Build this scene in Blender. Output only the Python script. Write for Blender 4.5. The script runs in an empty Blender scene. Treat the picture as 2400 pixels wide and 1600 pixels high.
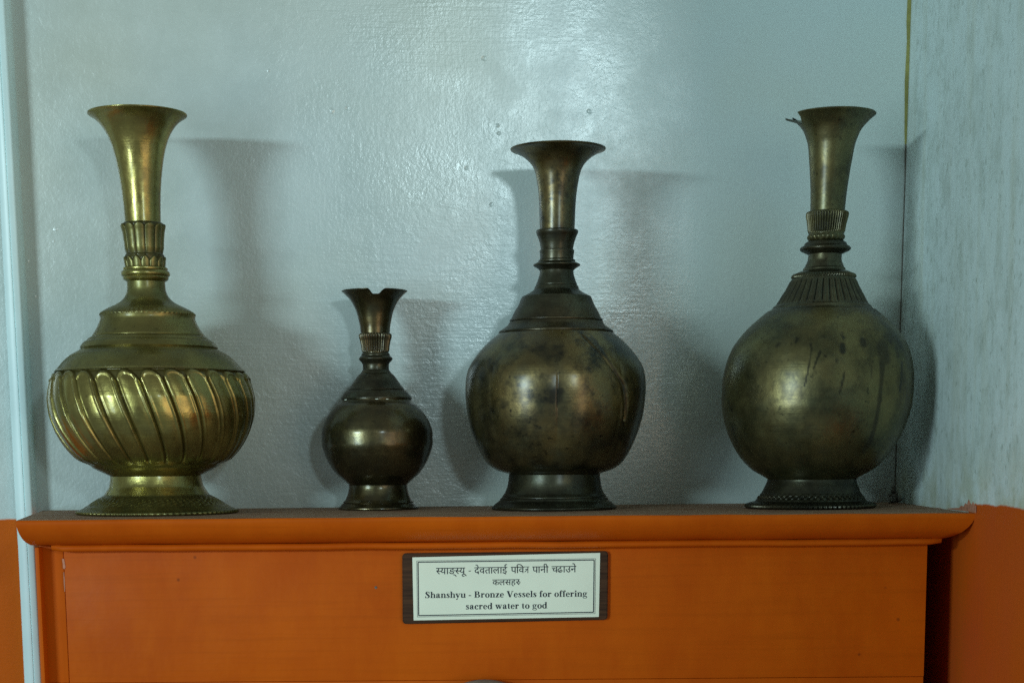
import bpy, bmesh, math, random
from mathutils import Vector, Matrix
random.seed(7)
SC = bpy.context.scene
COL = SC.collection
R = math.radians

# ------------------------------------------------------------------ camera
FPX = 4000.0                      # focal length in pixels of the 2400 px wide photograph
CAM = Vector((0.0, -1.35, 0.0442))
PITCH, ROLL, SHIFT = R(-8.61), R(-0.44), 856.0
_f = Vector((0, math.cos(PITCH), math.sin(PITCH)))
_r0 = Vector((1, 0, 0)); _u0 = _r0.cross(_f)
_r = math.cos(ROLL) * _r0 + math.sin(ROLL) * _u0
_u = -math.sin(ROLL) * _r0 + math.cos(ROLL) * _u0
cam = bpy.data.objects.new('camera', bpy.data.cameras.new('camera'))
COL.objects.link(cam)
cam.matrix_world = Matrix(((_r.x, _u.x, -_f.x, CAM.x), (_r.y, _u.y, -_f.y, CAM.y),
                           (_r.z, _u.z, -_f.z, CAM.z), (0, 0, 0, 1)))
cam.data.lens = FPX / 2400 * 36
cam.data.sensor_width = 36
cam.data.shift_y = SHIFT / 2400
cam.data.clip_start = 0.02
cam.data.clip_end = 60
SC.camera = cam


def at(px, py, Y):
    """point of the photograph (2400 px wide) on the upright plane at depth Y"""
    d = _f + _r * ((px - 1200) / FPX) + _u * ((800 + SHIFT - py) / FPX)
    return CAM + d * ((Y - CAM.y) / d.y)


def pix(P):
    v = Vector(P) - CAM
    w = v.dot(_f)
    return 1200 + FPX * v.dot(_r) / w, 800 - FPX * v.dot(_u) / w + SHIFT


# ------------------------------------------------------------------ light
world = bpy.data.worlds.new('World'); SC.world = world; world.use_nodes = True
wb = world.node_tree.nodes['Background']
wb.inputs[0].default_value = (0.86, 1.0, 0.92, 1); wb.inputs[1].default_value = 0.18


def lamp(name, loc, target, sx, sy, power, col):
    l = bpy.data.lights.new(name, 'AREA'); l.shape = 'RECTANGLE'; l.size = sx; l.size_y = sy
    l.energy = power; l.color = col
    o = bpy.data.objects.new(name, l); COL.objects.link(o); o.location = loc
    o.rotation_euler = (Vector(target) - Vector(loc)).to_track_quat('-Z', 'Y').to_euler()
    return o


lamp('window_light', (-2.25, -3.0, 0.46), (0, 0, 0.12), 0.72, 0.18, 38, (0.745, 1.0, 1.03))
# dimmer light under the window, and the warm light thrown back by the orange room
lamp('window_glow', (-2.2, -2.9, -0.25), (0, 0, 0.12), 0.7, 0.8, 17, (0.72, 0.97, 1.1))
lamp('room_bounce', (1.5, -2.0, -0.15), (0, 0, 0.1), 1.6, 1.1, 10, (1.0, 0.74, 0.48))
# light from a doorway to the right of the camera: its jamb cuts it off to the right of the third vessel
sp = bpy.data.lights.new('doorway_light', 'SPOT'); sp.energy = 13.5; sp.color = (0.74, 0.98, 1.03)
sp.spot_size = R(34.8); sp.spot_blend = 0.10; sp.shadow_soft_size = 0.06
so = bpy.data.objects.new('doorway_light', sp); COL.objects.link(so); so.location = (0.42, -2.0, 0.38)
so.rotation_euler = (Vector((-0.56, 0, 0.20)) - so.location).to_track_quat('-Z', 'Y').to_euler()
vs = SC.view_settings
vs.view_transform = 'Standard'; vs.look = 'None'; vs.exposure = 0; vs.gamma = 1
SC.render.engine = 'CYCLES'
SC.cycles.use_denoising = False
SC.cycles.max_bounces = 6
SC.cycles.sample_clamp_indirect = 2.0
SC.cycles.use_light_tree = False

# ------------------------------------------------------------------ helpers


def tag(o, label=None, cat=None, group=None, kind=None):
    for k, v in (('label', label), ('category', cat), ('group', group), ('kind', kind)):
        if v: o[k] = v
    return o


def empty(name, loc, **kw):
    o = bpy.data.objects.new(name, None); COL.objects.link(o); o.location = loc
    o.empty_display_size = .02
    return tag(o, **kw)


def link(name, me, mats, parent=None, smooth=None):
    for m in (mats if isinstance(mats, (list, tuple)) else [mats]): me.materials.append(m)
    o = bpy.data.objects.new(name, me); COL.objects.link(o)
    if parent: o.parent = parent
    if smooth is not None:
        for p in me.polygons: p.use_smooth = True
        me.set_sharp_from_angle(angle=R(smooth))
    return o


def mesh(name, vs_, fs):
    me = bpy.data.meshes.new(name); me.from_pydata([tuple(v) for v in vs_], [], fs); me.update()
    return me


def box(name, x0, x1, y0, y1, z0, z1, mat, parent=None, bevel=.0008, seg=2):
    bm = bmesh.new(); bmesh.ops.create_cube(bm, size=1)
    for v in bm.verts:
        v.co = ((x0 + x1) / 2 + v.co.x * (x1 - x0), (y0 + y1) / 2 + v.co.y * (y1 - y0), (z0 + z1) / 2 + v.co.z * (z1 - z0))
    if bevel: bmesh.ops.bevel(bm, geom=bm.edges[:], offset=bevel, segments=seg, affect='EDGES', profile=.6)
    me = bpy.data.meshes.new(name); bm.to_mesh(me); bm.free()
    return link(name, me, mat, parent, 35)


class N:
    """small node-tree writer"""
    def __init__(s, name):
        s.m = bpy.data.materials.new(name); s.m.use_nodes = True
        s.t = s.m.node_tree; s.b = s.t.nodes['Principled BSDF']
        s.co = s.t.nodes.new('ShaderNodeTexCoord').outputs['Object']

    def put(s, sock, v):
        if hasattr(v, 'is_output'): s.t.links.new(v, sock)
        else: sock.default_value = v

    def map(s, scale=(1, 1, 1), rot=(0, 0, 0), loc=(0, 0, 0)):
        n = s.t.nodes.new('ShaderNodeMapping'); s.put(n.inputs['Vector'], s.co)
        n.inputs['Scale'].default_value = scale; n.inputs['Rotation'].default_value = rot; n.inputs['Location'].default_value = loc
        return n.outputs[0]

    def noise(s, scale, detail=3, rough=.55, vec=None, dist=0):
        n = s.t.nodes.new('ShaderNodeTexNoise'); s.put(n.inputs['Vector'], vec or s.co)
        n.inputs['Scale'].default_value = scale; n.inputs['Detail'].default_value = detail
        n.inputs['Roughness'].default_value = rough; n.inputs['Distortion'].default_value = dist
        return n.outputs['Fac']

    def ramp(s, fac, a, b, lo=0., hi=1.):
        n = s.t.nodes.new('ShaderNodeMapRange'); s.put(n.inputs['Value'], fac)
        for k, v in zip(('From Min', 'From Max', 'To Min', 'To Max'), (a, b, lo, hi)): s.put(n.inputs[k], v)
        return n.outputs[0]

    def mix(s, fac, a, b, mode='MIX'):
        n = s.t.nodes.new('ShaderNodeMix'); n.data_type = 'RGBA'; n.blend_type = mode
        s.put(n.inputs[0], fac)
        for i, v in ((6, a), (7, b)):
            if not hasattr(v, 'is_output') and len(v) == 3: v = (*v, 1)
            s.put(n.inputs[i], v)
        return n.outputs[2]

    def math(s, op, a, b=0.0, c=None):
        n = s.t.nodes.new('ShaderNodeMath'); n.operation = op
        s.put(n.inputs[0], a); s.put(n.inputs[1], b)
        if c is not None: s.put(n.inputs[2], c)
        return n.outputs[0]

    def xyz(s):
        n = s.t.nodes.new('ShaderNodeSeparateXYZ'); s.put(n.inputs[0], s.co); return n.outputs

    def attr(s, name):
        n = s.t.nodes.new('ShaderNodeAttribute'); n.attribute_name = name; return n.outputs['Fac']

    def dist(s, p):
        n = s.t.nodes.new('ShaderNodeVectorMath'); n.operation = 'DISTANCE'; s.put(n.inputs[0], s.co)
        n.inputs[1].default_value = p; return n.outputs['Value']

    def bump(s, h, strength, dist, prev=None):
        n = s.t.nodes.new('ShaderNodeBump'); s.put(n.inputs['Height'], h)
        n.inputs['Strength'].default_value = strength; n.inputs['Distance'].default_value = dist
        if prev is not None: s.put(n.inputs['Normal'], prev)
        return n.outputs[0]

    def out(s, color=None, rough=None, metal=None, normal=None, spec=None, coat=None):
        for k, v in (('Base Color', color), ('Roughness', rough), ('Metallic', metal), ('Normal', normal),
                     ('Specular IOR Level', spec), ('Coat Weight', coat)):
            if v is None: continue
            if k == 'Base Color' and not hasattr(v, 'is_output') and len(v) == 3: v = (*v, 1)
            s.put(s.b.inputs[k], v)
        return s.m


def mat_simple(name, col, rough=.5, metal=0, var=.12, scale=60):
    n = N(name)
    c = n.mix(n.ramp(n.noise(scale), .3, .7), [x * (1 - var) for x in col], [min(1, x * (1 + var)) for x in col])
    return n.out(c, rough, metal, n.bump(n.noise(scale * 4), .15, .0004))


# ------------------------------------------------------------------ materials
WHITE = (0.57, 0.68, 0.69)
ORANGE = (0.575, 0.108, 0.003)


def mat_back_wall():
    n = N('glossy_white_wall_paint')
    mott = n.noise(7, 4, .6)
    c = n.mix(n.ramp(mott, .35, .7), WHITE, (0.545, 0.665, 0.66))
    # warm, slightly grubby patches
    c = n.mix(n.ramp(n.noise(3.1, 3, .5, n.map(loc=(4, 1, 2))), .48, .68, 0, .6), c, (0.57, 0.62, 0.52))
    # tiny dark specks
    v = n.t.nodes.new('ShaderNodeTexVoronoi'); v.inputs['Scale'].default_value = 34; n.put(v.inputs['Vector'], n.co)
    sp = n.ramp(v.outputs['Distance'], .018, .032, 1, 0)
    wn = n.ramp(n.noise(9, 1, .5), .56, .6)
    c = n.mix(n.math('MULTIPLY', n.math('MULTIPLY', sp, wn), .7), c, (0.10, 0.13, 0.11))
    # orange dado below the ledge line
    z = n.xyz()[2]
    edge = n.math('ADD', z, n.ramp(n.noise(60, 2), .3, .7, -.0006, .0006))
    c = n.mix(n.ramp(edge, -.0058, -.0074), c, ORANGE)
    # brush strokes: noise drawn out along slightly falling strokes, in patches, and orange peel
    st = n.noise(1, 4, .6, n.map((26, 1, 430), (0, R(7), 0)), .3)
    st2 = n.noise(1, 3, .55, n.map((300, 1, 40), (0, R(-12), 0)), .3)
    where = n.ramp(n.noise(4.5, 2, .5, n.map(loc=(1.3, 0, .7))), .42, .62)
    where2 = n.ramp(n.noise(7, 3, .6, n.map(loc=(3, 0, 9))), .40, .60)
    peel = n.noise(360, 3, .6)
    peel2 = n.math('MULTIPLY', n.noise(120, 4, .65, None, .6), n.ramp(where2, 0, 1, .5, 1.9))
    h = n.math('ADD', n.math('MULTIPLY', st, n.ramp(where, 0, 1, .0, .6)), n.math('MULTIPLY', st2, n.ramp(where2, 0, 1, .3, .0)))
    h = n.math('ADD', h, n.math('MULTIPLY', peel, .55))
    h = n.math('ADD', h, n.math('MULTIPLY', peel2, .6))
    nb = n.bump(h, .36, .0008)
    # knocks and drips in the plaster (places read off the wall)
    d = None
    wobble = n.ramp(n.noise(240, 2), .3, .7, -.0006, .0006)
    for px, py, r, s in ((783, 278, 6, 1), (1130, 155, 6, -1), (1373, 272, 5, -1), (1090, 405, 5, -1), (1148, 487, 5, -1), (1162, 307, 5, 1),
                         (818, 273, 4, -1), (160, 553, 5, 1), (110, 705, 5, 1), (95, 625, 4, 1),
                         (155, 580, 3, 1), (620, 22, 6, -1), (1165, 325, 4, -1), (640, 190, 3, 1)):
        p = at(px, py, 0)
        g = n.ramp(n.math('ADD', n.dist((p.x, 0, p.z)), wobble), 0, r * .00034 * 1.15, s * 1.0, 0)
        g.node.interpolation_type = 'SMOOTHSTEP'
        d = g if d is None else n.math('ADD', d, g)
    nb = n.bump(d, .4, .0010, nb)
    nb = n.bump(n.noise(5, 2, .5), .35, .008, nb)
    rg = n.ramp(n.noise(11, 6, .72), .34, .66, .20, .40)
    dado = n.ramp(edge, -.0058, -.0074)
    n.b.inputs['IOR'].default_value = 1.95
    return n.out(c, n.math('ADD', rg, n.math('MULTIPLY', dado, .2)), 0, nb, n.ramp(dado, 0, 1, .8, .05))


def mat_side_wall():
    n = N('streaked_white_wall_paint')
    c = n.mix(n.ramp(n.noise(6, 4, .6), .35, .7), (0.66, 0.78, 0.775), (0.58, 0.70, 0.69))
    fl = n.noise(1, 3, .6, n.map((1, 105, 85)))
    c = n.mix(n.ramp(fl, .58, .74, 0, .5), c, (0.27, 0.33, 0.27))
    fl2 = n.noise(1, 2, .6, n.map((1, 380, 150), loc=(0, 3, 1)))
    c = n.mix(n.ramp(fl2, .66, .76, 0, .75), c, (0.16, 0.20, 0.14))
    c = n.mix(n.ramp(n.noise(1, 3, .5, n.map((1, 60, 6), loc=(0, 8, 1))), .5, .75, 0, .4), c, (0.52, 0.56, 0.44))
    c = n.mix(n.ramp(n.noise(1, 5, .7, n.map((1, 40, 30), loc=(0, 5, 2))), .46, .70, 0, .55), c, (0.36, 0.43, 0.37))
    c = n.mix(n.ramp(n.noise(170, 4, .65), .6, .72, 0, .5), c, (0.22, 0.27, 0.22))
    z = n.xyz()[2]
    # patchy olive tint, fading out upwards just above the painted dado
    c = n.mix(n.math('MULTIPLY', n.ramp(z, .002, .045, .55, 0), n.ramp(n.noise(40, 3), .4, .6)), c, (0.40, 0.42, 0.24))
    edge = n.math('ADD', z, n.ramp(n.noise(50, 2), .3, .7, -.0008, .0008))
    edge = n.math('ADD', edge, n.ramp(n.xyz()[1], -.222, -.205, 0, .0075))
    og = n.mix(n.ramp(n.noise(11, 3), .3, .7), [x * .92 for x in ORANGE], (0.50, 0.085, 0.012))
    c = n.mix(n.ramp(edge, .0072, .0060), c, og)
    h = n.math('ADD', n.noise(1, 4, .6, n.map((1, 330, 30))), n.math('MULTIPLY', n.noise(300, 2), .6))
    return n.out(c, n.ramp(n.noise(14), .3, .7, .5, .65), 0, n.bump(h, .3, .0006), .2)


def mat_orange(name='orange_gloss_paint', k=1.0, axis='x', rough=(.42, .56)):
    n = N(name)
    sc = (9, 300, 300) if axis == 'x' else (300, 300, 9)
    c = n.mix(n.ramp(n.noise(10, 4, .6), .3, .7), [x * k for x in ORANGE], [x * k * f for x, f in zip(ORANGE, (.80, .70, .7))])
    c = n.mix(n.ramp(n.noise(1, 4, .65, n.map((60, 60, 24) if axis == 'x' else (60, 60, 14))), .42, .70, 0, .3), c, [x * k * f for x, f in zip(ORANGE, (1.12, 1.28, 1.6))])
    c = n.mix(n.ramp(n.noise(1, 3, .6, n.map(sc)), .5, .75, 0, .28), c, [x * .62 * k for x in ORANGE])
    v = n.t.nodes.new('ShaderNodeTexVoronoi'); v.inputs['Scale'].default_value = 46; n.put(v.inputs['Vector'], n.co)
    sp = n.math('MULTIPLY', n.ramp(v.outputs['Distance'], .03, .07, 1, 0), n.ramp(n.noise(13, 1), .6, .63))
    c = n.mix(n.math('MULTIPLY', sp, .5), c, (0.10, 0.022, 0.005))
    h = n.math('ADD', n.math('MULTIPLY', n.noise(1, 3, .6, n.map(sc)), .4), n.math('MULTIPLY', n.noise(260, 2), .8))
    nb = n.bump(h, .25, .0005)
    nb = n.bump(n.noise(14, 2), .2, .003, nb)
    return n.out(c, n.ramp(n.noise(18), .3, .7, *rough), 0, nb, .09)


def mat_dust():
    n = N('dusty_board_top')
    c = n.mix(n.ramp(n.noise(1, 4, .6, n.map((14, 110, 10))), .35, .68), (0.27, 0.15, 0.09), (0.44, 0.28, 0.18))
    c = n.mix(n.ramp(n.noise(30, 3), .55, .72, 0, .6), c, (0.24, 0.07, 0.025))
    return n.out(c, .75, 0, n.bump(n.noise(200, 3), .5, .0006), .25)


def mat_metal(name, dark, light, rough=(.3, .46), metal=.9, verdigris=.25, spot=1.0, coat=.5, coat_r=.20, gold=(.34, .22, .07, .6), mott=.6, tone=(.68, .74, .70)):
    """cast and turned metal: mottled patina, lathe marks, pits, and dark runs held in the mesh's own stain layer"""
    dark = [x * f for x, f in zip(dark, tone)]; light = [x * f for x, f in zip(light, tone)]
    n = N(name)
    big = n.noise(34, 5, .62)
    c = n.mix(n.ramp(big, .33, .68), dark, light)
    c = n.mix(n.ramp(n.noise(85, 4, .6, n.map(loc=(3, 1, 5))), .52, .72, 0, verdigris), c, (0.085, 0.105, 0.075))
    c = n.mix(n.ramp(n.noise(16, 3, .55, n.map(loc=(7, 2, 3))), .45, .68, 0, gold[3]), c, gold[:3])
    c = n.mix(n.ramp(n.noise(58, 6, .68, n.map(loc=(2, 9, 4))), .46, .66, 0, mott), c, [x * .30 for x in dark])
    n.b.inputs['Specular Tint'].default_value = (.30, .27, .20, 1)
    pits = n.ramp(n.noise(210, 3, .6), .62, .74, 0, .75 * spot)
    c = n.mix(pits, c, [x * .22 for x in dark])
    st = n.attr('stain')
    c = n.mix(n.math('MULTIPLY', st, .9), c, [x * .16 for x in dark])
    turn = n.noise(1, 3, .6, n.map((6, 6, 900)))
    rg = n.math('ADD', n.ramp(n.noise(58, 6, .68, n.map(loc=(2, 9, 4))), .35, .68, rough[0], rough[1] + .06), n.math('MULTIPLY', st, .25))
    rg = n.math('ADD', rg, n.ramp(n.noise(130, 3), .4, .7, -.03, .07))
    nb = n.bump(turn, .12, .0006)
    nb = n.bump(n.noise(160, 4, .65), .22, .0010, nb)
    nb = n.bump(n.noise(40, 2), .25, .003, nb)
    n.b.inputs['Coat Roughness'].default_value = coat_r
    return n.out(c, rg, n.math('SUBTRACT', metal, n.math('MULTIPLY', st, .4)), nb, .4, coat)


M_WALL, M_SIDE = mat_back_wall(), mat_side_wall()
M_OR, M_ORV, M_DUST = mat_orange(), mat_orange('orange_paint_upright', 1.0, 'z'), mat_dust()
M_TRUNK = mat_simple('white_gloss_plastic', (0.72, 0.93, 0.95), .35, 0, .05, 25)
M_YEL = mat_simple('old_yellow_paint', (0.27, 0.26, 0.075), .6, 0, .25, 90)
M_CHIP = mat_simple('bare_pink_primer', (0.46, 0.20, 0.125), .7, 0, .3, 260)
M_DIRT = mat_simple('grey_cobweb_dirt', (0.17, 0.165, 0.14), .9, 0, .3, 300)
M_BRASS = mat_metal('yellow_brass', (0.22, 0.175, 0.055), (0.42, 0.345, 0.115), (.26, .38), .92, .15, .5, .6, .18, (.40, .30, .09, .5), .3, (.92, .99, .92))
M_BRASSD = mat_metal('grimy_brass', (0.15, 0.135, 0.05), (0.245, 0.215, 0.08), (.34, .46), .85, .2, .6, .4, .22, (.30, .23, .07, .4), .3, (.95, .98, .9))
M_BRZ_S = mat_metal('brown_bronze', (0.075, 0.062, 0.034), (0.16, 0.125, 0.06), (.27, .40), .88, .25, .7, .65, .19, (.24, .15, .05, .5), .6)
M_BRZ_M = mat_metal('blotched_bronze', (0.07, 0.063, 0.034), (0.24, 0.185, 0.08), (.31, .46), .87, .45, 1.25, .8, .26, (.30, .195, .06, .6), .95)
M_BRZ_R = mat_metal('olive_bronze', (0.105, 0.098, 0.046), (0.27, 0.225, 0.10), (.33, .47), .86, .35, 1.0, .6, .30, (.27, .19, .06, .5), .6)
M_DARK3 = mat_metal('dark_bronze', (0.045, 0.042, 0.03), (0.11, 0.098, 0.06), (.34, .48), .8, .4, .9, .45, .26, (.16, .11, .05, .4), .6)
M_INK = mat_simple('dark_blue_print', (0.012, 0.02, 0.035), .5, 0, .05, 100)
M_PAPER = mat_simple('laminated_paper', (0.84, 0.93, 0.79), .28, 0, .03, 40)


def mat_board():
    n = N('dark_walnut_board')
    g = n.noise(1, 4, .6, n.map((26, 300, 420)))
    c = n.mix(n.ramp(g, .3, .7), (0.024, 0.011, 0.006), (0.085, 0.040, 0.019))
    return n.out(c, .5, 0, n.bump(g, .3, .0005), .18)


M_BOARD = mat_board()

# ------------------------------------------------------------------ walls
# the back wall is not quite square: it turns 3 degrees and leans 2 degrees forward
PIV = Vector((0.10, 0, 0))
WR = Matrix.Rotation(R(4.0), 4, 'Z') @ Matrix.Rotation(R(3.5), 4, 'X')


def wall_y(x, z):
    nrm = WR.to_3x3() @ Vector((0, -1, 0))
    return (-(nrm.x * (x - PIV.x)) - nrm.z * z) / nrm.y


XC = 0.3051
wm = mesh('wall', [(-.72, 0, -.7), (.5, 0, -.7), (.5, 0, .95), (-.72, 0, .95), (-.72, .05, -.7), (.5, .05, -.7), (.5, .05, .95), (-.72, .05, .95)],
          [(0, 1, 2, 3), (4, 7, 6, 5), (0, 4, 5, 1), (3, 2, 6, 7), (0, 3, 7, 4), (1, 5, 6, 2)])
wall = link('back_wall', wm, M_WALL)
wall.matrix_world = Matrix.Translation(PIV) @ WR @ Matrix.Translation(-PIV)
tag(wall, kind='structure', label='glossy white plastered back wall behind the four vessels')
# side wall: leans a little, from its corner line in the photograph
c0, c1 = at(2138, 0, -.012), at(2107, 1176, 0)
lean = (c0.x - c1.x) / (c0.z - c1.z)
fx = lambda z: c1.x + lean * z
sv = []
for dx in (0, .05):
    for (y, z) in ((-.55, -.7), (.2, -.7), (.2, .95), (-.55, .95)): sv.append((fx(z) + dx, y, z))
side = link('side_wall', mesh('side_wall', sv, [(0, 3, 2, 1), (4, 5, 6, 7), (0, 1, 5, 4), (3, 7, 6, 2), (0, 4, 7, 3), (1, 2, 6, 5)]), M_SIDE)
tag(side, kind='structure', label='streaky pale side wall with orange lower part at the right')

# yellowed paint line down the corner
vs_, fs = [], []
pts = [(2132, -30, 7.5), (2131, 60, 8), (2130, 100, 6.5), (2128, 200, 7.5), (2127, 260, 6.5), (2126, 310, 5), (2125, 340, 3), (2124, 420, 1.6), (2120, 560, 1.3), (2117, 700, 1.6), (2113, 900, 1.3), (2107, 1172, 1.2)]
for i, (px, py, w) in enumerate(pts):
    p = at(px, py, 0)
    xr = fx(p.z) - .0001
    for dx in (-w * .00034, 0):
        x = xr + dx + (random.uniform(-.0003, .0003) if dx else 0)
        y = wall_y(x, p.z)
        vs_ += [(x, y - .0007, p.z), (x, y + .001, p.z)]
for i in range(len(pts) - 1):
    a, b = i * 4, i * 4 + 4
    fs += [(a, a + 2, b + 2, b), (a + 1, b + 1, b + 3, a + 3), (a, b, b + 1, a + 1), (a + 2, a + 3, b + 3, b + 2)]
ys = link('paint_line', mesh('paint_line', vs_, fs), [M_YEL, M_DIRT])
for p in ys.data.polygons:
    p.material_index = 1 if p.center.z < at(2125, 345, 0).z else 0
tag(ys, 'thin yellowed paint line running down the corner of the two walls', 'paint line')

# white trunking strip on the left
vs_, fs = [], []
rows = [(-31, 8, -60), (-22, 26.5, 300), (-10, 55, 800), (4, 76, 1195), (38, 96 - 15, 1283), (56, 97, 1600), (70, 113, 2000)]
rows = [(-31, 7, -60), (-10, 28, 300), (15, 55, 800), (35, 76, 1195), (41, 81, 1283), (56, 97, 1600), (75, 117, 2000)]
for (l, r, y) in rows:
    YF = wall_y(-.375, at(r, y, -.03).z) - .0150
    a, b = at(l, y, YF), at(r, y, YF)
    e = .0015
    for (x, dy) in ((a.x, .03), (a.x, e), (a.x + e, 0), (b.x - .006, 0), (b.x - .0055, .0006), (b.x - .005, 0), (b.x - e, 0), (b.x, e), (b.x, .04)):
        vs_.append((x, YF + dy, a.z))
k = 9
for i in range(len(rows) - 1):
    for j in range(k - 1):
        fs.append((i * k + j, (i + 1) * k + j, (i + 1) * k + j + 1, i * k + j + 1))
tr = link('cable_trunking', mesh('cable_trunking', vs_, fs), M_TRUNK, None, 50)
tag(tr, 'narrow white plastic cable trunking standing upright at the left end of the ledge', 'cable trunking')

# ------------------------------------------------------------------ orange ledge cabinet
cab = empty('ledge_cabinet', (0, -.19, -.3), label='orange painted wooden cabinet with a moulded top ledge carrying the four vessels', cat='cabinet')
CL = cab.location


def loc(o):
    o.parent = cab; o.location = -Vector(CL); return o


YP = -.1915
xl, xr = at(91, 1283, YP).x, at(2172.6, 1280, YP).x
xs = at(150, 1290, YP).x
zs = at(1200, 1591, YP).z
loc(box('carcass', xl + .002, xr - .001, YP + .0005, .02, -.4, -.0185, M_ORV))
loc(box('front_panel', xs, xr, YP - .0016, YP + .01, zs, -.0180, M_OR, bevel=.0005))
loc(box('bottom_rail', xl + .004, xr - .0004, YP - .0021, YP + .01, -.4, zs - .0001, M_OR, bevel=.0004))
loc(box('stile', xl + .0005, xs - .0005, YP - .0004, YP + .01, zs, -.0182, M_ORV, bevel=.0006))
xb, xb2 = at(81, 1290, YP - .0105).x, at(91, 1290, YP - .0105).x
loc(box('edge_strip', xb, xb2, YP - .0105, YP + .012, -.4, -.0190, M_ORV, bevel=.0008))

# cornice: moulding profile swept round the front and both ends
prof = [(.0, .0), (.0150, .0), (.0290, .0), (.0297, -.0006), (.0300, -.0018), (.0296, -.0036), (.0282, -.0064), (.0258, -.0094), (.0224, -.0124),
        (.0182, -.0148), (.0130, -.0166), (.0095, -.0174), (.0, -.0176)]
NX = 90
rnd = [random.uniform(-1, 1) for _ in range(200)]


def wob(t, k):
    i = int(t * 23) + k * 7; f = t * 23 - int(t * 23)
    return (rnd[i % 200] * (1 - f) + rnd[(i + 1) % 200] * f)


vs_, fs, top = [], [], []
for pi, (o, z) in enumerate(prof):
    oL, oR = o * .20, o * .80
    fl = Vector((xl - oL, YP - o)); fr = Vector((xr + oR, YP - o))
    bl = Vector((xl - oL - .045, .03)); br = Vector((xr + oR, .03))
    ring = [bl, bl.lerp(fl, .5)]
    for i in range(NX + 1):
        t = i / NX
        p = fl.lerp(fr, t)
        ring.append(p + Vector((0, wob(t, 1) * .00035)))
    ring += [br.lerp(fr, .5), br]
    for q, p in enumerate(ring):
        t = min(1, max(0, (q - 2) / NX))
        vs_.append((p.x, p.y, z + (wob(t, 3) * .00025 if 0 < pi < 12 else 0)))
k = NX + 5
for i in range(len(prof) - 1):
    for j in range(k - 1):
        fs.append((i * k + j, i * k + j + 1, (i + 1) * k + j + 1, (i + 1) * k + j))
cap = list(range(k))
fs.append(tuple(reversed(cap)))
cm = mesh('cornice', vs_, fs)
bm = bmesh.new(); bm.from_mesh(cm); bmesh.ops.recalc_face_normals(bm, faces=bm.faces[:]); bm.to_mesh(cm); bm.free()
co = link('cornice', cm, [M_OR, M_DUST], None, 40)
for p in cm.polygons:
    if p.index < 2 * (NX + 4) or p.index == len(cm.polygons) - 1: p.material_index = 1
for p in cm.polygons:
    if p.material_index: p.use_smooth = False
loc(co)

# bead under the cornice
p0, p1 = at(118, 1292, YP - .01).x, at(2211, 1272, YP - .012).x
vs_, fs = [], []
NB = 70
sec = [(0, -.0174), (-.0085, -.0174), (-.0105, -.0180), (-.0113, -.0195), (-.0108, -.0210), (-.0092, -.0219), (0, -.0219)]
for i in range(NB + 1):
    t = i / NB; x = p0 + (p1 - p0) * t
    s = 1.0
    e = min(t, 1 - t) * (p1 - p0)
    if e < .004: s = .55 + .45 * math.sqrt(max(0, 1 - (1 - e / .004) ** 2))
    for (y, z) in sec:
        vs_.append((x, YP - .0012 + y * s + wob(t, 5) * .0002, z + wob(t, 9) * .00028 + (1 - s) * .002))
k = len(sec)
for i in range(NB):
    for j in range(k - 1): fs.append((i * k + j, i * k + j + 1, (i + 1) * k + j + 1, (i + 1) * k + j))
fs += [tuple(range(k))[::-1], tuple(range(NB * k, NB * k + k))]
loc(link('bead_moulding', mesh('bead', vs_, fs), M_OR, None, 50))


def flake(pts, Y, mat, name, th=.0005, rough=.0003):
    """a small irregular flat flake, given thickness"""
    v = [at(px, py, Y) for px, py in pts]
    n = len(v)
    vv = [(p.x + random.uniform(-rough, rough), Y, p.z) for p in v]
    vv2 = [(x, y - th, z) for x, y, z in vv]
    f = [tuple(range(n, 2 * n))] + [(i, (i + 1) % n, n + (i + 1) % n, n + i) for i in range(n)]
    me = mesh(name, vv + vv2, f)
    bm = bmesh.new(); bm.from_mesh(me); bmesh.ops.recalc_face_normals(bm, faces=bm.faces[:]); bm.to_mesh(me); bm.free()
    return link(name, me, mat)


loc(flake([(146, 1308), (150, 1309), (152, 1318), (155, 1328), (153, 1333), (149, 1331), (147, 1322)], YP - .0012, M_CHIP, 'paint_chip', .0008))
loc(flake([(149, 1340), (151, 1340), (152, 1360), (152.5, 1385), (151.5, 1386), (150, 1365)], YP - .0012, M_CHIP, 'paint_chip', .0006, .0001))
# screw hole left of the sign
bm = bmesh.new(); bmesh.ops.create_cone(bm, cap_ends=True, segments=12, radius1=.0010, radius2=.0007, depth=.0006)
me = bpy.data.meshes.new('nail_hole'); bm.to_mesh(me); bm.free()
q = at(881, 1376, YP - .0019)
o = link('nail_head', me, M_DIRT); o.parent = cab; o.location = Vector((q.x, q.y, q.z)) - CL; o.rotation_euler = (R(90), 0, 0)

# rounded grey knob whose top shows at the lower edge
bm = bmesh.new(); bmesh.ops.create_uvsphere(bm, u_segments=40, v_segments=24, radius=1)
for v in bm.verts: v.co = (v.co.x * .030, v.co.y * .012, v.co.z * .020)
me = bpy.data.meshes.new('knob'); bm.to_mesh(me); bm.free()
q = at(1135, 1592, YP - .014)
kb = link('knob', me, mat_simple('worn_grey_metal', (0.20, 0.165, 0.13), .7, .0, .2, 80), None, 60)
kb.parent = cab; kb.location = Vector((q.x, YP - .012, q.z - .020)) - CL
tag(kb, label='rounded grey knob just showing below the sign')

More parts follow.
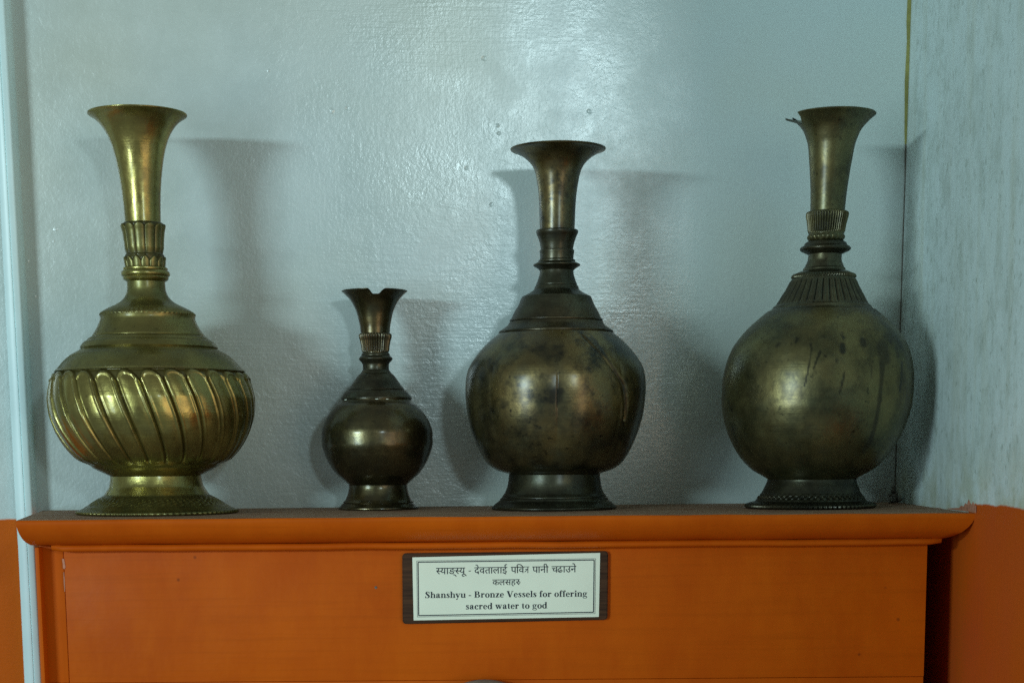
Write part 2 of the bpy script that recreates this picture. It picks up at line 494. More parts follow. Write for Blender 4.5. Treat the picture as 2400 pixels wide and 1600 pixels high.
# dirt in the corner, pink smear on the side wall where the ledge meets it
bm = bmesh.new()
p = at(2093, 1168, -.012)
for i in range(26):
    a = Vector((p.x + random.gauss(0, .0022), p.y - .003 + random.gauss(0, .002), max(.0006, .003 + random.gauss(0, .0035))))
    bmesh.ops.create_icosphere(bm, subdivisions=1, radius=random.uniform(.0006, .0020), matrix=Matrix.Translation(a) @ Matrix.Rotation(random.random() * 3, 4, 'X') @ Matrix.Diagonal((1, .7, 1.4, 1)))
me = bpy.data.meshes.new('dirt_tuft'); bm.to_mesh(me); bm.free()
tag(link('dirt_tuft', me, M_DIRT, None, 60), 'small tuft of grey dirt in the corner at the back right end of the ledge', 'dirt')
sm = []
for (y, z0, z1) in ((-.226, .0002, .0044), (-.221, .0002, .0050), (-.217, .0002, .0072), (-.214, .0002, .0048), (-.209, .0005, .0062), (-.206, .0005, .0085), (-.203, .0003, .0050), (-.198, .0003, .0056), (-.194, .0004, .0034), (-.188, .0003, .0040), (-.182, .0003, .0022), (-.170, .0002, .0018), (-.150, .0002, .0007)):
    sm.append((y, z0, z1 + random.uniform(-.0004, .0004)))
vs_, fs = [], []
for (y, z0, z1) in sm:
    for z in (z0, z1): vs_ += [(fx(z) - .0004, y, z), (fx(z) + .001, y, z)]
for i in range(len(sm) - 1):
    a, b = 4 * i, 4 * i + 4
    fs += [(a, b, b + 2, a + 2), (a + 2, b + 2, b + 3, a + 3)]
tag(link('paint_smear', mesh('paint_smear', vs_, fs), M_CHIP), 'pinkish paint smear on the side wall above the right end of the ledge', 'paint smear')

# ------------------------------------------------------------------ vessels


def spline(seg, step):
    """monotone cubic through (y, r) points by arc length, resampled about every `step` px"""
    if len(seg) == 2:
        pts = seg
    t = [0]
    for a, b in zip(seg, seg[1:]): t.append(t[-1] + max(1e-6, math.hypot(b[0] - a[0], b[1] - a[1])))
    n = len(seg)

    def tang(vals):
        d = [(vals[i + 1] - vals[i]) / (t[i + 1] - t[i]) for i in range(n - 1)]
        m = [d[0]] + [0] * (n - 2) + [d[-1]]
        for i in range(1, n - 1):
            if d[i - 1] * d[i] <= 0: m[i] = 0
            else:
                h0, h1 = t[i] - t[i - 1], t[i + 1] - t[i]
                w1, w2 = 2 * h1 + h0, h1 + 2 * h0
                m[i] = (w1 + w2) / (w1 / d[i - 1] + w2 / d[i])
        return m
    ya, ra = [p[0] for p in seg], [p[1] for p in seg]
    my, mr = tang(ya), tang(ra)
    out = []
    cnt = max(len(seg), int(t[-1] / step) + 1)
    j = 0
    for i in range(cnt + 1):
        s = t[-1] * i / cnt
        while j < n - 2 and s > t[j + 1]: j += 1
        h = t[j + 1] - t[j]; u = (s - t[j]) / h
        h00, h10, h01, h11 = 2 * u**3 - 3 * u**2 + 1, u**3 - 2 * u**2 + u, -2 * u**3 + 3 * u**2, u**3 - u**2
        out.append((h00 * ya[j] + h10 * h * my[j] + h01 * ya[j + 1] + h11 * h * my[j + 1],
                    h00 * ra[j] + h10 * h * mr[j] + h01 * ra[j + 1] + h11 * h * mr[j + 1]))
    return out


class Vessel:
    """turned vessel; profiles are (row, half width) in photograph pixels, rows counted down from the frame's top"""
    def __init__(s, foot_px, base_row, Y, rim_px, rim_row, label):
        b = at(foot_px, base_row, Y)
        # where the ledge top (z = 0) falls on this depth
        lo, hi = 1100., 1300.
        for _ in range(40):
            mid = (lo + hi) / 2
            if at(foot_px, mid, Y).z > 0: lo = mid
            else: hi = mid
        s.base = base_row
        s.X = b.x; s.Y = Y
        rt = at(rim_px, rim_row, Y)
        s.kz = (rt.z - b.z) / (base_row - rim_row)
        s.kx = at(foot_px + 100, base_row, Y).x - b.x
        s.kx /= 100
        s.shear = (rt.x - b.x) / (rt.z - b.z)
        s.foot_px, s.rim_px, s.rim_row = foot_px, rim_px, rim_row
        s.root = empty('water_vessel', (s.X, Y, .0004), label=label, cat='vessel', group='bronze vessels on the ledge')

    def axis(s, y):
        return s.foot_px + (s.rim_px - s.foot_px) * (s.base - y) / (s.base - s.rim_row)

    def part(s, name, mat, segs, nt=128, disp=None, step=3.0, stain=None, clamp=None, cut=None, parent=None, cap=(True, True), sharp=38, twist=None, tstain=None):
        rows = []
        for seg in segs:
            q = spline(seg, step)
            if rows and abs(rows[-1][0] - q[0][0]) < 1e-4 and abs(rows[-1][1] - q[0][1]) < 1e-4: q = q[1:]
            rows += q
        vs_, st = [], []
        for (y0, r0) in rows:
            for i in range(nt):
                th = 2 * math.pi * i / nt + (twist(y0) if twist else 0)
                y, r = y0, r0
                if clamp: y, r = clamp(th, y, r)
                if disp: r = r + disp(th, y)
                z = (s.base - y) * s.kz
                x = r * math.sin(th) * s.kx
                vs_.append((x + s.shear * z, -r * math.cos(th) * s.kx, z))
                v = 0.0
                if stain and math.cos(th) > -.1: v = stain(s.axis(y) + r * math.sin(th), y)
                if tstain: v = max(v, tstain(th, y))
                st.append(v)
        fs = []
        for j in range(len(rows) - 1):
            for i in range(nt):
                th = 2 * math.pi * (i + .5) / nt
                if cut and cut(th, (rows[j][0] + rows[j + 1][0]) / 2): continue
                a, b = j * nt + i, j * nt + (i + 1) % nt
                fs.append((a, b, b + nt, a + nt))
        n = len(rows)
        if cap[0]: fs.append(tuple(range(nt))[::-1])
        if cap[1]: fs.append(tuple((n - 1) * nt + i for i in range(nt)))
        me = mesh(name, vs_, fs)
        bm = bmesh.new(); bm.from_mesh(me); bmesh.ops.recalc_face_normals(bm, faces=bm.faces[:])
        bmesh.ops.remove_doubles(bm, verts=bm.verts[:], dist=1e-7)
        bm.to_mesh(me); bm.free()
        if (stain or tstain) and len(me.vertices) == len(st):
            a = me.attributes.new('stain', 'FLOAT', 'POINT')
            a.data.foreach_set('value', st)
        return link(name, me, mat, parent or s.root, sharp)


def sstep(a, b, x):
    t = min(1, max(0, (x - a) / (b - a))); return t * t * (3 - 2 * t)


def seg_d(px, py, pts):
    best = 1e9
    for (x0, y0, w0), (x1, y1, w1) in zip(pts, pts[1:]):
        dx, dy = x1 - x0, y1 - y0
        t = max(0, min(1, ((px - x0) * dx + (py - y0) * dy) / (dx * dx + dy * dy + 1e-9)))
        d = math.hypot(px - x0 - t * dx, py - y0 - t * dy) / (w0 + (w1 - w0) * t)
        best = min(best, d)
    return best


PI2 = 2 * math.pi


def frac(x): return x - math.floor(x)


# --- the brass vessel with swirling lobes -------------------------------------------------
v1 = Vessel(370, 1203, -.119, 322, 269, 'tall bright brass vessel with a belly of swirling raised lobes')
NL = 27


def lobes(th, y):
    if y < 858 or y > 1098: return 0
    u = (y - 866) / (1088 - 866)
    tw = lobe_tw(y)
    t = frac((th - tw) * NL / PI2 + .5)
    c = 2 * t - 1
    jag = 2.0 * math.sin(th * 5.3 + 1.3)
    yt = 866 + jag + 24 * abs(c) ** 2.4
    yb = 1087 - 9 * abs(c) ** 3
    env = sstep(yt - 2, yt + 5, y) * (1 - sstep(yb - 10, yb + 2, y))
    body = (max(0, 1 - c * c)) ** .6 * 5.0
    lip = 3.2 * math.exp(-((t - .87) / .055) ** 2) + 1.6 * math.exp(-((t - .12) / .05) ** 2)
    groove = -2.6 * math.exp(-(min(t, 1 - t) / .04) ** 2)
    rim = 2.6 * math.exp(-((y - yt - 7) / 4) ** 2) * sstep(1.0, .8, abs(c))
    return env * (body + lip + groove + rim - 8.0) + (1 - env) * (-10.5 * sstep(862, 868, y) * (1 - sstep(1080, 1096, y)))


def lobe_tw(y):
    u = min(1, max(0, (y - 866) / (1088 - 866)))
    return R(18) * u ** .9 + R(-4)


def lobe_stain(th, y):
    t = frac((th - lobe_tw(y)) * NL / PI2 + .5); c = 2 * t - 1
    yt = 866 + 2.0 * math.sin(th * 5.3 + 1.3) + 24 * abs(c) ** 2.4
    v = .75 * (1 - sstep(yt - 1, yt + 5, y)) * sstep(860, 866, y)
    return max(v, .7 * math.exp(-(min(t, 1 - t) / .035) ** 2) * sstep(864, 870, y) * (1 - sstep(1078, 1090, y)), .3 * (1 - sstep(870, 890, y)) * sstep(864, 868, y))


def foot1(th, y):
    d = 0
    if y > 1196: d += 1.6 * math.cos(th * 84)
    if 1163 < y < 1183:
        t = (y - 1163) / 20
        d += 1.5 * math.sin(th * 66 + 5 * abs(t - .5)) * math.sin(t * math.pi)
        d += .8 * math.sin(th * 41 + y)
    return d


v1.part('foot', M_BRASSD, [[(1114, 60), (1113, 103)], [(1113, 103), (1120, 104), (1136, 107), (1150, 114.5), (1160, 122)],
                           [(1160, 122), (1161.5, 125), (1168, 136), (1175, 147), (1183, 159)], [(1183, 159), (1184.5, 162), (1190, 171), (1195, 181)],
                           [(1195, 181), (1197, 185.5), (1200, 186), (1203, 184)], [(1203, 184), (1203, 40)]], 504, foot1, 2.2)
v1.part('foot_collar', M_BRASS, [[(1113.4, 60), (1113.4, 104.3)], [(1113.4, 104.3), (1120, 105), (1136, 108), (1150, 115.5), (1157, 120)], [(1157, 120), (1158, 119)]], 160)
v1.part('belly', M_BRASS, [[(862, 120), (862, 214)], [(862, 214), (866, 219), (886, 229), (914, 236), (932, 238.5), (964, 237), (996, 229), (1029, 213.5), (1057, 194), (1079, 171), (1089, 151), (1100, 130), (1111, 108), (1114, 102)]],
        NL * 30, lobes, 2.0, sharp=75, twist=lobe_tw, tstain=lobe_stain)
v1.part('shoulder', M_BRASSD, [[(733, 60), (734.5, 108)], [(734.5, 108), (740, 107.5), (754, 112), (771, 121), (780, 127)], [(780, 127), (782, 127), (784, 131), (789, 138)],
                               [(789, 138), (791, 139), (796, 147), (803, 153), (809, 156.5)], [(809, 156.5), (812, 154.5)], [(812, 154.5), (814, 157), (829, 182), (843, 197), (857, 208.5), (866, 217)], [(866, 217), (867, 150)]], 200)


def serr(th, y):
    if 722 < y < 735: return 1.8 * (abs(frac(th * 58 / PI2) * 2 - 1) - .5) * sstep(722, 728, y)
    return 0


v1.part('neck_base', M_BRASSD, [[(655, 30), (655, 43)], [(655, 43), (670, 43.5), (684, 47), (696, 55), (702, 61.6), (710, 75), (716, 88), (723, 100), (728, 106), (732, 108.5), (735, 107.5)], [(735, 107.5), (735, 60)]], 348, serr, 2)
v1.part('neck_ring', M_BRASS, [[(621, 30), (621, 47), (624, 51), (628, 49.8)], [(628, 49.8), (630, 53), (635, 55.5), (640, 55), (643, 51)], [(643, 51), (646, 52), (650, 50), (654, 44), (656, 42)]], 128)


def petals1(th, y):
    if y < 594:
        t = frac(th * 12 / PI2 + .5); c = 2 * t - 1
        yt = 520 + 9 * abs(c) ** 2.2
        env = sstep(yt - 1, yt + 3, y) * (1 - sstep(575, 592, y) * .5)
        return env * (3.4 * (1 - c * c) ** .5 - 2.5) - (1 - env) * 4.5
    t = frac(th * 14 / PI2); c = 2 * t - 1
    yt = 596 + 11 * abs(c) ** 1.4
    env = sstep(yt - 1, yt + 3, y)
    return env * (3.2 * (1 - c * c) ** .5 - 1.5) - (1 - env) * 3.5


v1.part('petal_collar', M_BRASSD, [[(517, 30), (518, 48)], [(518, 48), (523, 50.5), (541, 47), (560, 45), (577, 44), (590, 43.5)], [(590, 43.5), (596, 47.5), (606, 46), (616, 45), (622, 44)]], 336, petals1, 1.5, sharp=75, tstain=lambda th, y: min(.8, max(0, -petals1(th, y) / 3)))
flare1 = [(535, 40.5), (516, 40.5), (470, 42.2), (420, 46.4), (377, 52.7), (341, 61), (313, 72), (291, 86.6), (281, 97), (275, 106), (272.5, 110)]
v1.part('trumpet_neck', M_BRASS, [flare1, [(272.5, 110), (270.5, 111.2), (269, 110.8), (269, 109.5)], [(269, 109.5), (273, 103), (280, 94), (291, 82), (313, 67), (341, 56.5), (377, 48), (420, 42), (520, 36)]], 160, cap=(True, True))

# --- the small brown vessel with a notched lip ---------------------------------------------
v2 = Vessel(887.5, 1196, -.066, 877.6, 688, 'small brown bronze vessel, shortest of the four, with a notched lip')
v2.part('foot', M_BRZ_S, [[(1139, 40), (1139, 68)], [(1139, 68), (1142, 68), (1158, 70.8), (1173, 77), (1180, 82.5)], [(1180, 82.5), (1181, 81.5), (1184, 85), (1190, 91.5)], [(1190, 91.5), (1191.5, 93.8), (1194, 94), (1196, 92.5)], [(1196, 92.5), (1196, 30)]], 160, step=2)
v2.part('belly', M_BRZ_S, [[(936, 60), (937, 80)], [(937, 80), (939, 80), (954, 96.5), (973, 112), (995, 123.5), (1017, 129), (1040, 129.2), (1065, 123), (1091, 111.5), (1114, 95), (1128, 79), (1138, 68.5), (1141, 66)]], 200)
v2.part('shoulder', M_DARK3, [[(875, 25), (876, 35)], [(876, 35), (880, 40), (895, 51), (910, 61.5), (914, 65)], [(914, 65), (915.5, 64.6), (918, 69)], [(918, 69), (921, 72), (932, 80.5), (934, 81.8)], [(934, 81.8), (936.5, 82.2), (938, 81)], [(938, 81), (939, 62)]], 160, step=2)
v2.part('neck_ring', M_DARK3, [[(829, 20), (830, 31)], [(830, 31), (833, 32.7), (836, 33)], [(836, 33), (840, 37.5), (843, 39.2), (846, 38), (851, 33.5), (856, 30.5), (862, 30), (869, 30.5)], [(869, 30.5), (871, 32), (877, 35.5), (878, 34)]], 112, step=1.5)
v2.part('fluted_collar', M_BRZ_S, [[(784, 20), (784, 34)], [(784, 34), (786, 36.8), (790, 36.8), (803, 33.6), (818, 31), (830, 29.8)], [(830, 29.8), (831, 20)]], 36 * 10,
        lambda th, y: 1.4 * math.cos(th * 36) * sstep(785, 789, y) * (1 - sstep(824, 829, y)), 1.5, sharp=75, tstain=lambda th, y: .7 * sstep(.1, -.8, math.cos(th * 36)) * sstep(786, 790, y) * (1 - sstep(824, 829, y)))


def notch(th, y, r):
    c = math.sin(th) * 76 if math.cos(th) > 0 else 99
    d = 11 * sstep(-9, 2, c) * (1 - sstep(16, 30, c)) if c < 90 else 0
    if y < 687 + d + 6 and d > .01:
        y2 = max(y, 687 + d)
        return y2, r - 1.5 * (y2 - y)
    return y, r


v2.part('trumpet_neck', M_BRZ_S, [[(790, 33), (786, 33.5), (770, 34.8), (755, 37.6), (736, 42), (721, 48), (707, 56), (697, 65), (691, 71), (688, 75.4)], [(688, 75.4), (686.8, 76), (686, 75)], [(686, 75), (690, 68.5), (697, 62), (707, 53), (721, 45), (736, 38.5), (760, 33), (786, 30)]], 288, clamp=notch, step=1.6)

for px, w, h in ((817, 11, 2.0), (889, 7, 1.6), (912, 6, 1.6)):  # pale slivers painted in as glints at the gap under the shoulder
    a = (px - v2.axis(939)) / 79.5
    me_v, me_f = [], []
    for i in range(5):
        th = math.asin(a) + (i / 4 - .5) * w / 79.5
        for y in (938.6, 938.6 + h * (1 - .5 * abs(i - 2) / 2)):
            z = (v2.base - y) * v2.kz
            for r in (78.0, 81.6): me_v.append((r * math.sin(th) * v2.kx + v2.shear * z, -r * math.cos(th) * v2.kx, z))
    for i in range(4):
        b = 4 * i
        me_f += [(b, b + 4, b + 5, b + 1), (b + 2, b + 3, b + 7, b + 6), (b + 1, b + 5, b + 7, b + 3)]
    link('painted_glint', mesh('painted_glint', me_v, me_f), M_PAPER, v2.root)

# --- the blotched vessel with stepped shoulder and a cracked belly -----------------------------
v3 = Vessel(1298.5, 1194, -.094, 1308, 354, 'dark blotched bronze vessel with a plain stepped neck and a cracked patch on its belly')
CRACK = [(1379, 793, 3), (1392, 812, 3), (1420, 857, 3.4), (1450, 905, 4), (1457, 950, 3.2), (1459, 985, 2.2)]


def crack3(th, y):
    if y < 780 or y > 1110: return 0
    d = 0
    # soft dents that flatten the belly here and there
    d += -2.0 * math.exp(-((th - .03) / .16) ** 2) * math.exp(-((y - 935) / 80) ** 2)
    d += -3.0 * math.exp(-((th - .62) / .2) ** 2) * math.exp(-((y - 870) / 50) ** 2)
    d += 4.5 * ((abs(math.sin(th * 4 + .03)) + .02) ** .8 - .65) * sstep(790, 860, y) * (1 - sstep(1030, 1100, y))
    if math.cos(th) > 0:
        px = v3.axis(y) + 208 * math.sin(th)
        q = seg_d(px, y, CRACK)
        d += -3.2 * math.exp(-q * q * .8)
        if y < 990: d += .7 * math.exp(-((q - 2.2) / 1.3) ** 2)
    return d


def stain3(px, y):
    v = .8 * (1 - sstep(.5, 1.3, seg_d(px, y, CRACK)))
    w = 5 * math.sin(y * .11) + 3 * math.sin(y * .31 + 1)
    v = max(v, (.5 + .15 * math.sin(y * .07)) * (1 - sstep(.1, 1.1, seg_d(px + w, y, [(1293, 868, 20), (1300, 920, 17), (1304, 970, 12), (1313, 1030, 22), (1300, 1100, 26)]))))
    v = max(v, .55 * (1 - sstep(.2, 1.0, seg_d(px, y, [(1275, 790, 60), (1285, 835, 46)]))))
    for (x, yy, r, a) in ((1307, 919, 11, .9), (1275, 937, 7, .9), (1262, 1002, 6, .9), (1241, 981, 4, .9), (1288, 940, 10, .6), (1390, 950, 13, .6), (1392, 965, 8, .6), (1428, 973, 11, .5),
                          (1372, 993, 9, .5), (1380, 1005, 6, .8), (1190, 900, 9, .5), (1185, 950, 12, .45), (1215, 905, 6, .5), (1370, 870, 8, .5), (1398, 1030, 7, .6), (1330, 975, 5, .6)):
        v = max(v, a * (1 - sstep(.4, 1.1, math.hypot(px - x, y - yy) / r)))
    v = max(v, .5 * (1 - sstep(.2, 1.0, seg_d(px, y, [(1150, 860, 14), (1125, 940, 16), (1135, 1040, 20)]))))
    return v


v3.part('foot', M_DARK3, [[(1110, 60), (1111, 106)], [(1111, 106), (1115, 106.5), (1135, 109), (1154, 115), (1164, 122)], [(1164, 122), (1166, 122), (1168, 125.5), (1171, 126.5)], [(1171, 126.5), (1173, 128), (1179, 135.5), (1187, 144)], [(1187, 144), (1189, 146.3), (1191.5, 146.5), (1194, 144.5)], [(1194, 144.5), (1194, 40)]], 180, step=2)
v3.part('belly', M_BRZ_M, [[(776, 90), (777, 132)], [(777, 132), (784, 141), (800, 159), (816, 174), (832, 186.5), (848, 197), (863, 204), (886, 208.8), (911, 210), (943, 208), (975, 203.5), (1007, 195), (1039, 183), (1071, 166.5), (1090, 150.5), (1103, 127.5), (1109, 108), (1112, 104)]], 480, crack3, 3, stain3)
v3.part('shoulder', M_DARK3, [[(692, 40), (693, 80)], [(693, 80), (695, 81), (707, 85.7), (729, 97.5), (744, 104.5)], [(744, 104.5), (745, 107), (748, 107.5), (750, 106.2)], [(750, 106.2), (752, 108.5), (756, 110.5), (765, 121), (770, 128)], [(770, 128), (772, 131.5), (775, 132.5), (778, 131)], [(778, 131), (779, 90)]], 180, step=2)
v3.part('neck_base', M_DARK3, [[(630, 20), (631, 38.5)], [(631, 38.5), (637, 39), (652, 43), (664, 47.5)], [(664, 47.5), (666, 47), (667, 49.5), (672, 51)], [(672, 51), (674, 51.5), (680, 58), (687, 70), (692, 79.5)], [(692, 79.5), (694.5, 80), (696, 70)]], 144, step=1.6)
v3.part('neck_ring', M_DARK3, [[(604, 20), (605, 38)], [(605, 38), (608, 42.5), (611, 42.5)], [(611, 42.5), (614, 48), (618, 54), (620, 53.5)], [(620, 53.5), (624, 47), (629, 40.5), (632, 38)]], 128, step=1.2)
v3.part('collar', M_DARK3, [[(537, 20), (537.5, 46)], [(537.5, 46), (539, 48), (542, 48), (554, 43.8), (569, 39.2), (583, 36.7)], [(583, 36.7), (584, 39.5), (586, 40)], [(586, 40), (596, 38.6), (606, 38)], [(606, 38), (607, 20)]], 128, step=1.5)
v3.part('trumpet_neck', M_BRZ_M, [[(545, 39.5), (534, 40), (496, 41), (459, 43), (429, 47), (407, 51.2), (389, 59), (373, 73.5), (363, 88), (358, 98), (355, 107)], [(355, 107), (353, 108.8), (351.5, 108.4), (351, 107)], [(351, 107), (355, 96), (361, 84), (373, 69), (389, 55), (407, 46.5), (440, 41), (540, 36)]], 160)

# --- the round olive vessel with fluted shoulder and torn lip ------------------------------------
v4 = Vessel(1898.5, 1187, -.106, 1953, 268, 'round olive bronze vessel with a fluted shoulder, torn lip and dark runs')


def stain4(px, y):
    v = 0
    for pts, a in (([(1935.5, 812, 8), (1934.5, 826, 9)], 1), ([(1982, 800, 8), (1984, 810, 10)], .9), ([(2028, 815, 19), (2034, 845, 17)], .75), ([(2027, 850, 10), (2025, 880, 7), (2018, 950, 6), (2011, 1003, 6), (2004, 1030, 8), (1992, 1051, 9)], .8),
                   ([(1867, 808, 4), (1868, 820, 3), (1858, 872, 2), (1850, 905, 1.6)], .9), ([(1886, 827, 5), (1879, 842, 3.5), (1870, 866, 2)], 1), ([(1937, 874, 3), (1932, 897, 4), (1926, 922, 2)], .9),
                   ([(2080, 848, 4), (2078, 880, 4), (2073, 915, 3)], .8), ([(1840, 795, 5), (1836, 805, 3)], .9), ([(1803, 805, 5), (1797, 812, 4)], .8), ([(2051, 800, 6), (2053, 803, 6)], .7), ([(1921, 845, 5), (1920, 850, 4)], .8),
                   ([(2066, 815, 5), (2070, 835, 6)], .6), ([(1938, 783, 4), (1938, 800, 3)], .6), ([(2000, 860, 3), (1998, 885, 3)], .5), ([(1905, 945, 22), (1930, 965, 26)], .35), ([(1870, 1010, 18), (1880, 1012, 18)], .3)):
        v = max(v, a * (1 - sstep(.45, 1.15, seg_d(px, y, pts))))
    v = max(v, .6 * (1 - sstep(722, 742, y)))
    return v


def foot4(th, y):
    d = 0
    if y > 1176: d += 2.2 * math.cos(th * 84)
    if 1153 < y < 1168:
        t = (y - 1153) / 15
        d += 2.0 * math.sin(th * 52 + 6 * t) * math.sin(t * math.pi) + 1.3 * math.sin(th * 52 - 6 * t) * math.sin(t * math.pi)
    return d


v4.part('foot', M_DARK3, [[(1118, 60), (1118.5, 102.5)], [(1118.5, 102.5), (1122, 103), (1137, 108.5), (1151, 114.5)], [(1151, 114.5), (1153, 116), (1160, 120), (1168, 127)], [(1168, 127), (1170, 128), (1174, 142)], [(1174, 142), (1177, 147), (1180, 150.5), (1184, 150.5), (1187, 147)], [(1187, 147), (1187, 40)]], 504, foot4, 1.8)
v4.part('belly', M_BRZ_R, [[(719, 90), (720, 124)], [(720, 124), (734, 140.5), (752, 160), (769, 175.7), (786, 188.5), (803, 199), (838, 211.5), (872, 217.5), (907, 219.3), (941, 217.8), (976, 210.8), (1010, 199.5), (1044, 183), (1072, 163.5), (1096, 139), (1110, 115.5), (1117, 104), (1120, 100)]], 480, None, 3, stain4)


def flute4(th, y):
    if 646 < y < 708:
        e = sstep(646, 651, y) * (1 - sstep(701, 707, y))
        t = frac(th * 36 / PI2); c = 2 * t - 1
        return e * (4.2 * (1 - c * c) ** .5 - 3.0 - 2.2 * math.exp(-(c / .2) ** 2))
    return 0


M_DARK4 = mat_metal('blackened_bronze', (0.06, 0.055, 0.037), (0.19, 0.165, 0.095), (.28, .42), .8, .35, .9, .5, .24, (.2, .15, .07, .4), .5)
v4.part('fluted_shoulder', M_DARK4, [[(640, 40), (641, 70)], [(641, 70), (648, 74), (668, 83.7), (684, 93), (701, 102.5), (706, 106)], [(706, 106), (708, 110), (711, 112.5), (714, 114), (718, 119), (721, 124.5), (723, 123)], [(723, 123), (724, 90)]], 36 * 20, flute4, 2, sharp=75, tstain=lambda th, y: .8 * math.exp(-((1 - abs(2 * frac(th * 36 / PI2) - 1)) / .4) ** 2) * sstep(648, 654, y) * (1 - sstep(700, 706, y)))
v4.part('beaded_ring', M_DARK4, [[(587, 20), (588, 37.6)], [(588, 37.6), (601, 38.5), (612, 42.5), (619, 45.5)], [(619, 45.5), (621, 48), (625, 48.5), (629, 58), (631, 62)], [(631, 62), (634, 68), (637, 71.5), (641, 72.5), (644, 71.5)], [(644, 71.5), (645, 40)]], 72 * 8,
        lambda th, y: 1.6 * math.cos(th * 72) * sstep(631, 635, y) * (1 - sstep(642, 644, y)), 1.6)
v4.part('neck_ring', M_DARK3, [[(556, 20), (557, 39.5)], [(557, 39.5), (561, 46), (565, 48.5), (568, 50)], [(568, 50), (571, 55.5), (575, 58), (579, 56), (583, 48.5), (588, 38)]], 128, step=1.4)
v4.part('fluted_collar', M_BRZ_R, [[(488, 20), (489, 44)], [(489, 44), (492, 46.8), (496, 46.8), (518, 42.8), (540, 40)], [(540, 40), (543, 40.5), (548, 42.5), (553, 41), (557, 38.5)], [(557, 38.5), (558, 20)]], 48 * 14,
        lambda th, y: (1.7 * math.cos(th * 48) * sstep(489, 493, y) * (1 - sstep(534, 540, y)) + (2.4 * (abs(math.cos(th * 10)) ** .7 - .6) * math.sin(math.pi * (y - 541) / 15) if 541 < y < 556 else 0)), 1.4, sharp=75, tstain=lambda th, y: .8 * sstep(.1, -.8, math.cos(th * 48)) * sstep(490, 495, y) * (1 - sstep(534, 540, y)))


def torn(th, y):
    d = (th - R(270) + math.pi) % PI2 - math.pi
    return abs(d) < R(23) * (1 - .35 * sstep(276, 290, y)) and y < 291


def ragged(th, y, r):
    d = (th - R(270) + math.pi) % PI2 - math.pi
    if y < 274 and abs(d) < R(40): r = r - 3.5 * (1 - abs(d) / R(40))
    return y, r


v4.part('trumpet_neck', M_BRZ_R, [[(500, 38.5), (485, 39), (452, 40.5), (402, 44.8), (369, 48.6), (336, 53), (320, 58), (303, 65), (292, 73), (283, 81), (277, 87), (272, 93)], [(272, 93), (269.5, 95.5), (268, 96), (267, 95)],
                                  [(267, 95), (270, 89), (276, 82), (284, 75), (303, 59.5), (320, 52.5), (350, 46), (402, 40), (495, 35)]], 192, cut=torn, clamp=ragged, step=2.2)
# the torn tongue of metal that curls out on the left
vs_, fs = [], []
tong = [(1893, 309, 15), (1886, 301, 14), (1877, 294.5, 12.5), (1866, 289.5, 11), (1855, 287, 9), (1846, 285.5, 6), (1841, 283, 3)]
for (px, py, w) in tong:
    p = at(px, py, v4.Y)
    for (dy, dz) in ((-w, 0), (-w * .4, -.6), (w * .4, -.6), (w, 0), (w * .4, 3.0), (-w * .4, 3.0)):
        vs_.append((p.x - v4.X, dy * v4.kx, p.z + dz * v4.kz - .0004 + .0008))
for i in range(len(tong) - 1):
    for j in range(6):
        fs.append((i * 6 + j, i * 6 + (j + 1) % 6, (i + 1) * 6 + (j + 1) % 6, (i + 1) * 6 + j))
fs += [tuple(range(6)), tuple(range((len(tong) - 1) * 6, len(tong) * 6))[::-1]]
link('torn_lip', mesh('torn_lip', vs_, fs), M_DARK4, v4.root, 50)

# ------------------------------------------------------------------ sign
YS = YP - .0016
sg0 = at(1184, 1376, YS)
sign = empty('text_sign', (sg0.x, YS, sg0.z), label='white printed card on a small dark wooden board fixed to the orange cabinet front', cat='sign')
SU = (at(1184 + 100, 1376, YS) - at(1184 - 100, 1376, YS)).length / 200   # metres per pixel here


def rounded_plate(name, pts, rad, y0, y1, mat, seg=6, bev=.0006):
    """plate with the given corner points (pixels) and rounded corners, from depth y0 to y1"""
    n = len(pts); ring = []
    for i in range(n):
        p, a, b = Vector(pts[i]), Vector(pts[i - 1]), Vector(pts[(i + 1) % n])
        u, v = (a - p).normalized(), (b - p).normalized()
        for k_ in range(seg + 1):
            t = k_ / seg
            q0, q1 = p + u * rad, p + v * rad
            ring.append((1 - t) ** 2 * q0 + 2 * t * (1 - t) * p + t * t * q1)
    vv, ff = [], []
    for y in (y1, y0):
        for q in ring:
            P = at(q.x, q.y, YS); vv.append((P.x - sg0.x, y, P.z - sg0.z))
    m = len(ring)
    ff.append(tuple(range(m, 2 * m))); ff.append(tuple(range(m))[::-1])
    for i in range(m): ff.append((i, (i + 1) % m, m + (i + 1) % m, m + i))
    me = mesh(name, vv, ff)
    bm = bmesh.new(); bm.from_mesh(me); bmesh.ops.recalc_face_normals(bm, faces=bm.faces[:])
    if bev:
        ed = [e for e in bm.edges if all(abs(v.co.y - y0) < 1e-6 for v in e.verts)]
        bmesh.ops.bevel(bm, geom=ed, offset=bev, segments=3, affect='EDGES')
    bm.to_mesh(me); bm.free()
    return link(name, me, mat, sign, 40)


def z2(p): return (p[0] / 4.2 + 900, p[1] / 4.2 + 1260)


rounded_plate('board', [z2((182, 148)), z2((2204, 126)), z2((2198, 800)), z2((186, 842))], 10, -.0032, -.0002, M_BOARD)
rounded_plate('card', [z2((282, 187)), z2((2125, 143)), z2((2112, 770)), z2((295, 805))], .6, -.0037, -.0031, M_PAPER, 2, 0)
TX = -.00382
polys = []      # flat pieces of print, in 4.2x enlarged sign pixels


def bar(a, b, w):
    a, b = Vector(a), Vector(b); d = (b - a).normalized(); nn = Vector((-d.y, d.x)) * w / 2
    polys.append([a + nn, a - nn, b - nn, b + nn])


def frame(c, w):
    for i in range(4): bar(c[i], c[(i + 1) % 4], w)


